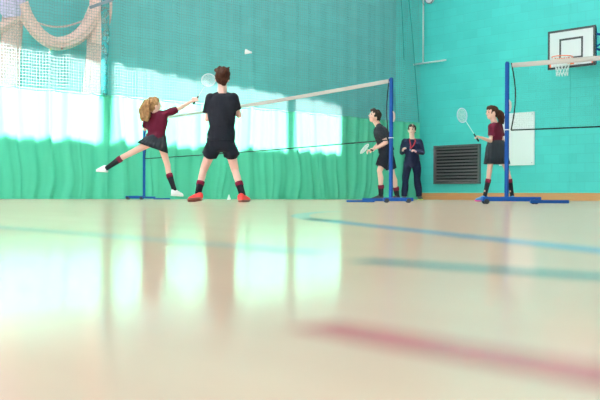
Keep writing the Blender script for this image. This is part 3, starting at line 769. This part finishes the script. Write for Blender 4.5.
# --- girl leaping with her racket stretched out
s=66.0; D=FPX/s
def B(x,y,d=0): return P(x,y,D+d)
J=dict(root=Vector((B(160,198).x,D,0)),face=Vector((.85,.45,.12)),head=B(154.5,105.5),headup=Vector((-.1,0,1)),chest=Vector((.45,.9,0)),
 shL=B(148.5,116.5,.06),shR=B(165,113.5,.0),elL=B(145,129,.14),elR=B(179.5,108.5,.08),wrL=B(147,123,.33),wrR=B(191.5,101.5,.12),
 hipL=B(152,142,.0),hipR=B(161,143.5,.0),knL=B(130,153.5,.02),knR=B(167.5,165,.08),anL=B(107,168,.0),anR=B(174,189,.0),
 pony=[B(151.5,101,-.03),B(147.5,103,-.06),B(144.5,110,-.08),B(145.5,119.5,-.08)])
J['calfL']=Vector((0,-.3,1)).normalized(); J['calfR']=Vector((-1,-.2,0)).normalized()
foot(J,'L',B(107,172.3,.0),B(96.7,171.8,.08)); J['ftupL']=Vector((.25,-.1,1))
foot(J,'R',B(172,195.6,-.02),B(183,196.4,.06))
J['heelR']=B(171.5,195.8,-.03)
J['hdR']=Vector((.8,.2,.45)); J['pnR']=Vector((0,1,-.3))
a=B(158,135); h=B(152.5,148)
J['skirt']=[(a,Vector((.115,0,-.02)),Vector((0,.095,0))),(a.lerp(h,.3),Vector((.155,0,-.04)),Vector((0,.125,0))),(a.lerp(h,.65),Vector((.19,0,-.06)),Vector((0,.155,0))),(h,Vector((.222,0,-.078)),Vector((0,.18,0)))]
person('person','girl with blond ponytail leaping to the left, maroon shirt and black skirt',J,
 dict(hair='hair_blond',hairstyle='bigpony',ponyr=.085,strands=34,top='maroon',bottom='skirt',low='grey_skirt',shoe='shoe_white',sole='sole_white',socktop=.38,skin='skin2',scale=.97,sw=1.05,curlR=1.5,hem=.05,sleeve=.85,bulk=.93))
gripG=J['wrR']+J['hdR'].normalized()*.072+Vector((0,.022,-.01)); headG=B(208.5,80,.50)

# --- boy by the middle post
s=55.0; D=FPX/s
def B(x,y,d=0): return P(x,y,D+d)
J=dict(root=Vector((B(385,200).x,D,0)),face=Vector((-.88,-.35,.22)),head=B(374.6,116.3),chest=Vector((-.88,-.25,-.3)),
 shL=B(380,128.2,-.16),shR=B(379.2,127.8,.18),elL=B(386,142.5,-.2),elR=B(380,143,.22),wrL=B(375.5,148.5,-.14),wrR=B(372.5,150,.1),
 hipL=B(386.5,153,-.09),hipR=B(387,153,.09),knL=B(379.5,171,-.15),knR=B(392.5,174,.14),anL=B(381,194,-.12),anR=B(397,195.5,.2))
J['shL'],J['shR']=J['shR'],J['shL']; J['elL'],J['elR']=J['elR'],J['elL']; J['wrL'],J['wrR']=J['wrR'],J['wrL']
J['hipL'],J['hipR']=J['hipR'],J['hipL']; J['knL'],J['knR']=J['knR'],J['knL']; J['anL'],J['anR']=J['anR'],J['anL']
gz=Vector((0,0,0))
foot(J,'R',Vector((B(383,199,-.12).x,D-.10,.004)),Vector((B(370.5,199,-.2).x,D-.18,.004)))
foot(J,'L',Vector((B(399.5,199,.2).x,D+.22,.004)),Vector((B(388,199,.2).x,D+.12,.004)))
for k in 'LR': J['hd'+k]=Vector((-.8,-.3,-.1)); J['pn'+k]=Vector((0,.2,-1))
person('person','boy in black leaning forward behind the middle net post, looking left',J,
 dict(hair='hair_dark',hairstyle='short',top='black_cloth',bottom='shorts',low='black_cloth',shoe='shoe_black',sole='sole_white',socktop=.62,skin='skin2',hem=-.02,sleeve=.72,flare=.15,loose=.014,sw=.92,shortlen=.78,curlR=1.5,curlL=1.2,scale=1.0,bulk=1.12))
gripB=J['wrR']+J['hdR'].normalized()*.075+Vector((0,0,-.022)); headB=B(364.6,148.7,-.66)

# --- coach
s=44.0; D=FPX/s
def B(x,y,d=0): return P(x,y,D+d)
J=dict(root=Vector((B(412,200).x,D,0)),face=Vector((-.28,-.95,.03)),head=B(411.8,130.3,-.02),chest=Vector((-.12,-1,0)),
 shL=B(404.3,141.5),shR=B(419.7,141.5),elL=B(402.3,152.5,.02),elR=B(422.8,152.5,.02),wrL=B(402.8,150.5,-.22),wrR=B(415.5,151.5,-.22),
 hipL=B(408,162.5),hipR=B(416,162.5),knL=B(405.5,180,-.03),knR=B(417.5,180,-.03),anL=B(404.5,195.5),anR=B(419.3,195.5))
for k,x0,x1 in (('L',404.6,402.3),('R',419.3,420.3)): foot(J,k,Vector((B(x0,199).x,D+.06,.004)),Vector((B(x1,199).x,D-.2,.004)))
J['hdL']=Vector((.1,-.6,.5)); J['hdR']=Vector((-.6,-.6,.4)); J['pnL']=Vector((.5,0,-1)); J['pnR']=Vector((-.2,.0,-1))
rt,I=person('person','adult in navy tracksuit with red lanyard standing by the curtain end',J,
 dict(hair='hair_dark',hairstyle='short',top='navy',bottom='trousers',low='navy',shoe='shoe_black',sole='sole_lime',lace='sole_lime',skin='skin2',hem=-.12,sleeve=1,loose=.02,sw=1.0,curlL=1.5,curlR=1.5,scale=1.02))
bm=bmesh.new(); nk=I['neck']; pc=B(410.3,149,-.185)
for a in (-1,1): tube(bm,[nk+Vector((a*.06,-.02,.06)),nk+Vector((a*.062,-.10,.0)),nk+Vector((a*.035-.015,-.155,-.09)),pc],.012,6)
fin('lanyard',bm,M['red'],rt,True)
bm=bmesh.new(); box(bm,pc-Z*.02,(.03,.015,.04),None,.003); fin('whistle',bm,M['steel'],rt)

# --- girl by the right post
s=58.0; D=FPX/s
def B(x,y,d=0): return P(x,y,D+d)
J=dict(root=Vector((B(496,200).x,D,0)),face=Vector((-.93,-.35,0)),head=B(491.8,113),chest=Vector((-.75,-.65,0)),
 shL=B(491.5,126.5,-.13),shR=B(499.5,126,.13),elL=B(490.5,141,-.16),elR=B(503,142,.14),wrL=B(481,137.5,-.28),wrR=B(503,153,.06),
 hipL=B(492,149,-.06),hipR=B(499.5,149,.08),knL=B(489.3,172,-.06),knR=B(507.5,172,.08),anL=B(484.8,196,-.05),anR=B(512,195.5,.12),
 pony=[B(497,110,.03),B(500,113,.04),B(501.5,118,.04),B(501,123,.03)])
foot(J,'L',Vector((B(487.2,199,-.03).x,D-.02,.004)),Vector((B(475,199,-.1).x,D-.12,.004)))
foot(J,'R',Vector((B(510.5,199,.12).x,D+.16,.004)),Vector((B(515.5,199,0).x,D-.05,.004)))
J['shL'],J['shR']=J['shR'],J['shL']; J['elL'],J['elR']=J['elR'],J['elL']; J['wrL'],J['wrR']=J['wrR'],J['wrL']
J['hipL'],J['hipR']=J['hipR'],J['hipL']; J['knL'],J['knR']=J['knR'],J['knL']; J['anL'],J['anR']=J['anR'],J['anL']
for k in ('heel','toe'): J[k+'L'],J[k+'R']=J[k+'R'],J[k+'L']
J['hdR']=Vector((-.8,-.3,.25)); J['pnR']=Vector((-.2,.1,-1)); J['hdL']=Vector((0,-.1,-1)); J['pnL']=Vector((-1,0,0))
a=B(496,140.5); h=B(496.8,164,-.02)
J['skirt']=[(a,Vector((.135,0,0)),Vector((0,.125,0))),(a.lerp(h,.3),Vector((.175,0,0)),Vector((0,.20,0))),(a.lerp(h,.7),Vector((.195,0,0)),Vector((0,.225,0))),(h,Vector((.215,0,0)),Vector((0,.235,0)))]
person('person','girl in maroon shirt and dark skirt holding a racket, behind the right net post',J,
 dict(hair='hair_brown',hairstyle='pony',ponyr=.062,strands=26,top='maroon',bottom='skirt',low='grey_skirt',shoe='shoe_blue',sole='sole_pink',lace='sole_pink',socktop=.3,skin='skin2',scale=.96,sw=1.05,hem=.12,sleeve=.66,bulk=.93,curlR=1.5))
gripR=J['wrR']+J['hdR'].normalized()*.072+Vector((-.02,0,-.022)); headR=B(462.1,115.4,-.62)

# ------------------------------------------------------------------ rackets
def racket(grip,head,nhint,label,fm,rw=.105,rh=.135,sr=.0011):
    d=(head-grip).normalized(); n=(nhint-d*nhint.dot(d)).normalized(); x=d.cross(n)
    t=thing('racket',label,'racket',grip,'badminton rackets')
    bm=bmesh.new(); tube(bm,[grip-d*.09,grip-d*.075,grip+d*.08,grip+d*.10],[.016,.0145,.013,.008],10); fin('handle',bm,M['grip'],t,True)
    bot=head-d*rh
    bm=bmesh.new(); tube(bm,[grip+d*.09,bot],.0048,8); fin('shaft',bm,M['racketw'],t,True)
    bm=bmesh.new(); tube(bm,[head+x*(rw*cos(a))+d*(rh*sin(a)) for a in [2*pi*k/40 for k in range(40)]],.0062,8,closed=True); rf=fin('frame',bm,M[fm],t,True)
    bm=bmesh.new()
    for k in range(-9,10):
        u=k/10.0; w=sqrt(1-u*u); tube(bm,[head+x*(rw*u)-d*(rh*w),head+x*(rw*u)+d*(rh*w)],sr,4,cap=False)
        tube(bm,[head+d*(rh*u)-x*(rw*w),head+d*(rh*u)+x*(rw*w)],sr,4,cap=False)
    fin('strings',bm,M['strings'],rf)
racket(gripR,headR,Vector((.2,-1,.2)),'racket with white shaft held out by the girl at the right','frost')
racket(gripG,headG,Vector((.1,-1,.1)),'racket held by the leaping girl, its head behind the boy\'s head','racketw',.105,.145)
racket(gripB,headB,Vector((-.7,-.7,.35)),'racket held low by the boy behind the middle post','racketw')

# ------------------------------------------------------------------ shuttlecocks
def shuttle(c,d,label,S=1.0):
    t=thing('shuttlecock',label,'shuttlecock',c); d=d.normalized(); F=fr(d); x=F.col[0]; y=F.col[1]
    bm=bmesh.new(); ell(bm,c,(.0135*S,.0135*S,.014*S),None,14); fin('cork',bm,M['feather'],t,True)
    bm=bmesh.new()
    for k in range(16):
        a=2*pi*k/16; u=x*cos(a)+y*sin(a); v=(x*-sin(a)+y*cos(a))
        p0=c+d*.01+u*.012*S; p1=c+d*.075*S+u*.033*S
        q=[p0+v*.002,p0-v*.002,p1-v*.0085*S,p1+v*.0085*S]; m_=[w+u*.0012 for w in q]
        a_=[bm.verts.new(w) for w in q]; b_=[bm.verts.new(w) for w in m_]; bm.faces.new(a_); bm.faces.new(b_[::-1])
        for i in range(4): bm.faces.new((a_[i],b_[i],b_[(i+1)%4],a_[(i+1)%4]))
    fin('feathers',bm,M['feather'],t)
shuttle(P(251.0,52.4,FPX/75.0),Vector((-1,.1,.15)),'white shuttlecock in mid air above the net',1.05)

p_=P(229,199.9,17.0); p_.z=.086
shuttle(p_,Vector((0,0,-1)),'white shuttlecock standing upright on the floor between the feet of the boy in red shoes',1.1)
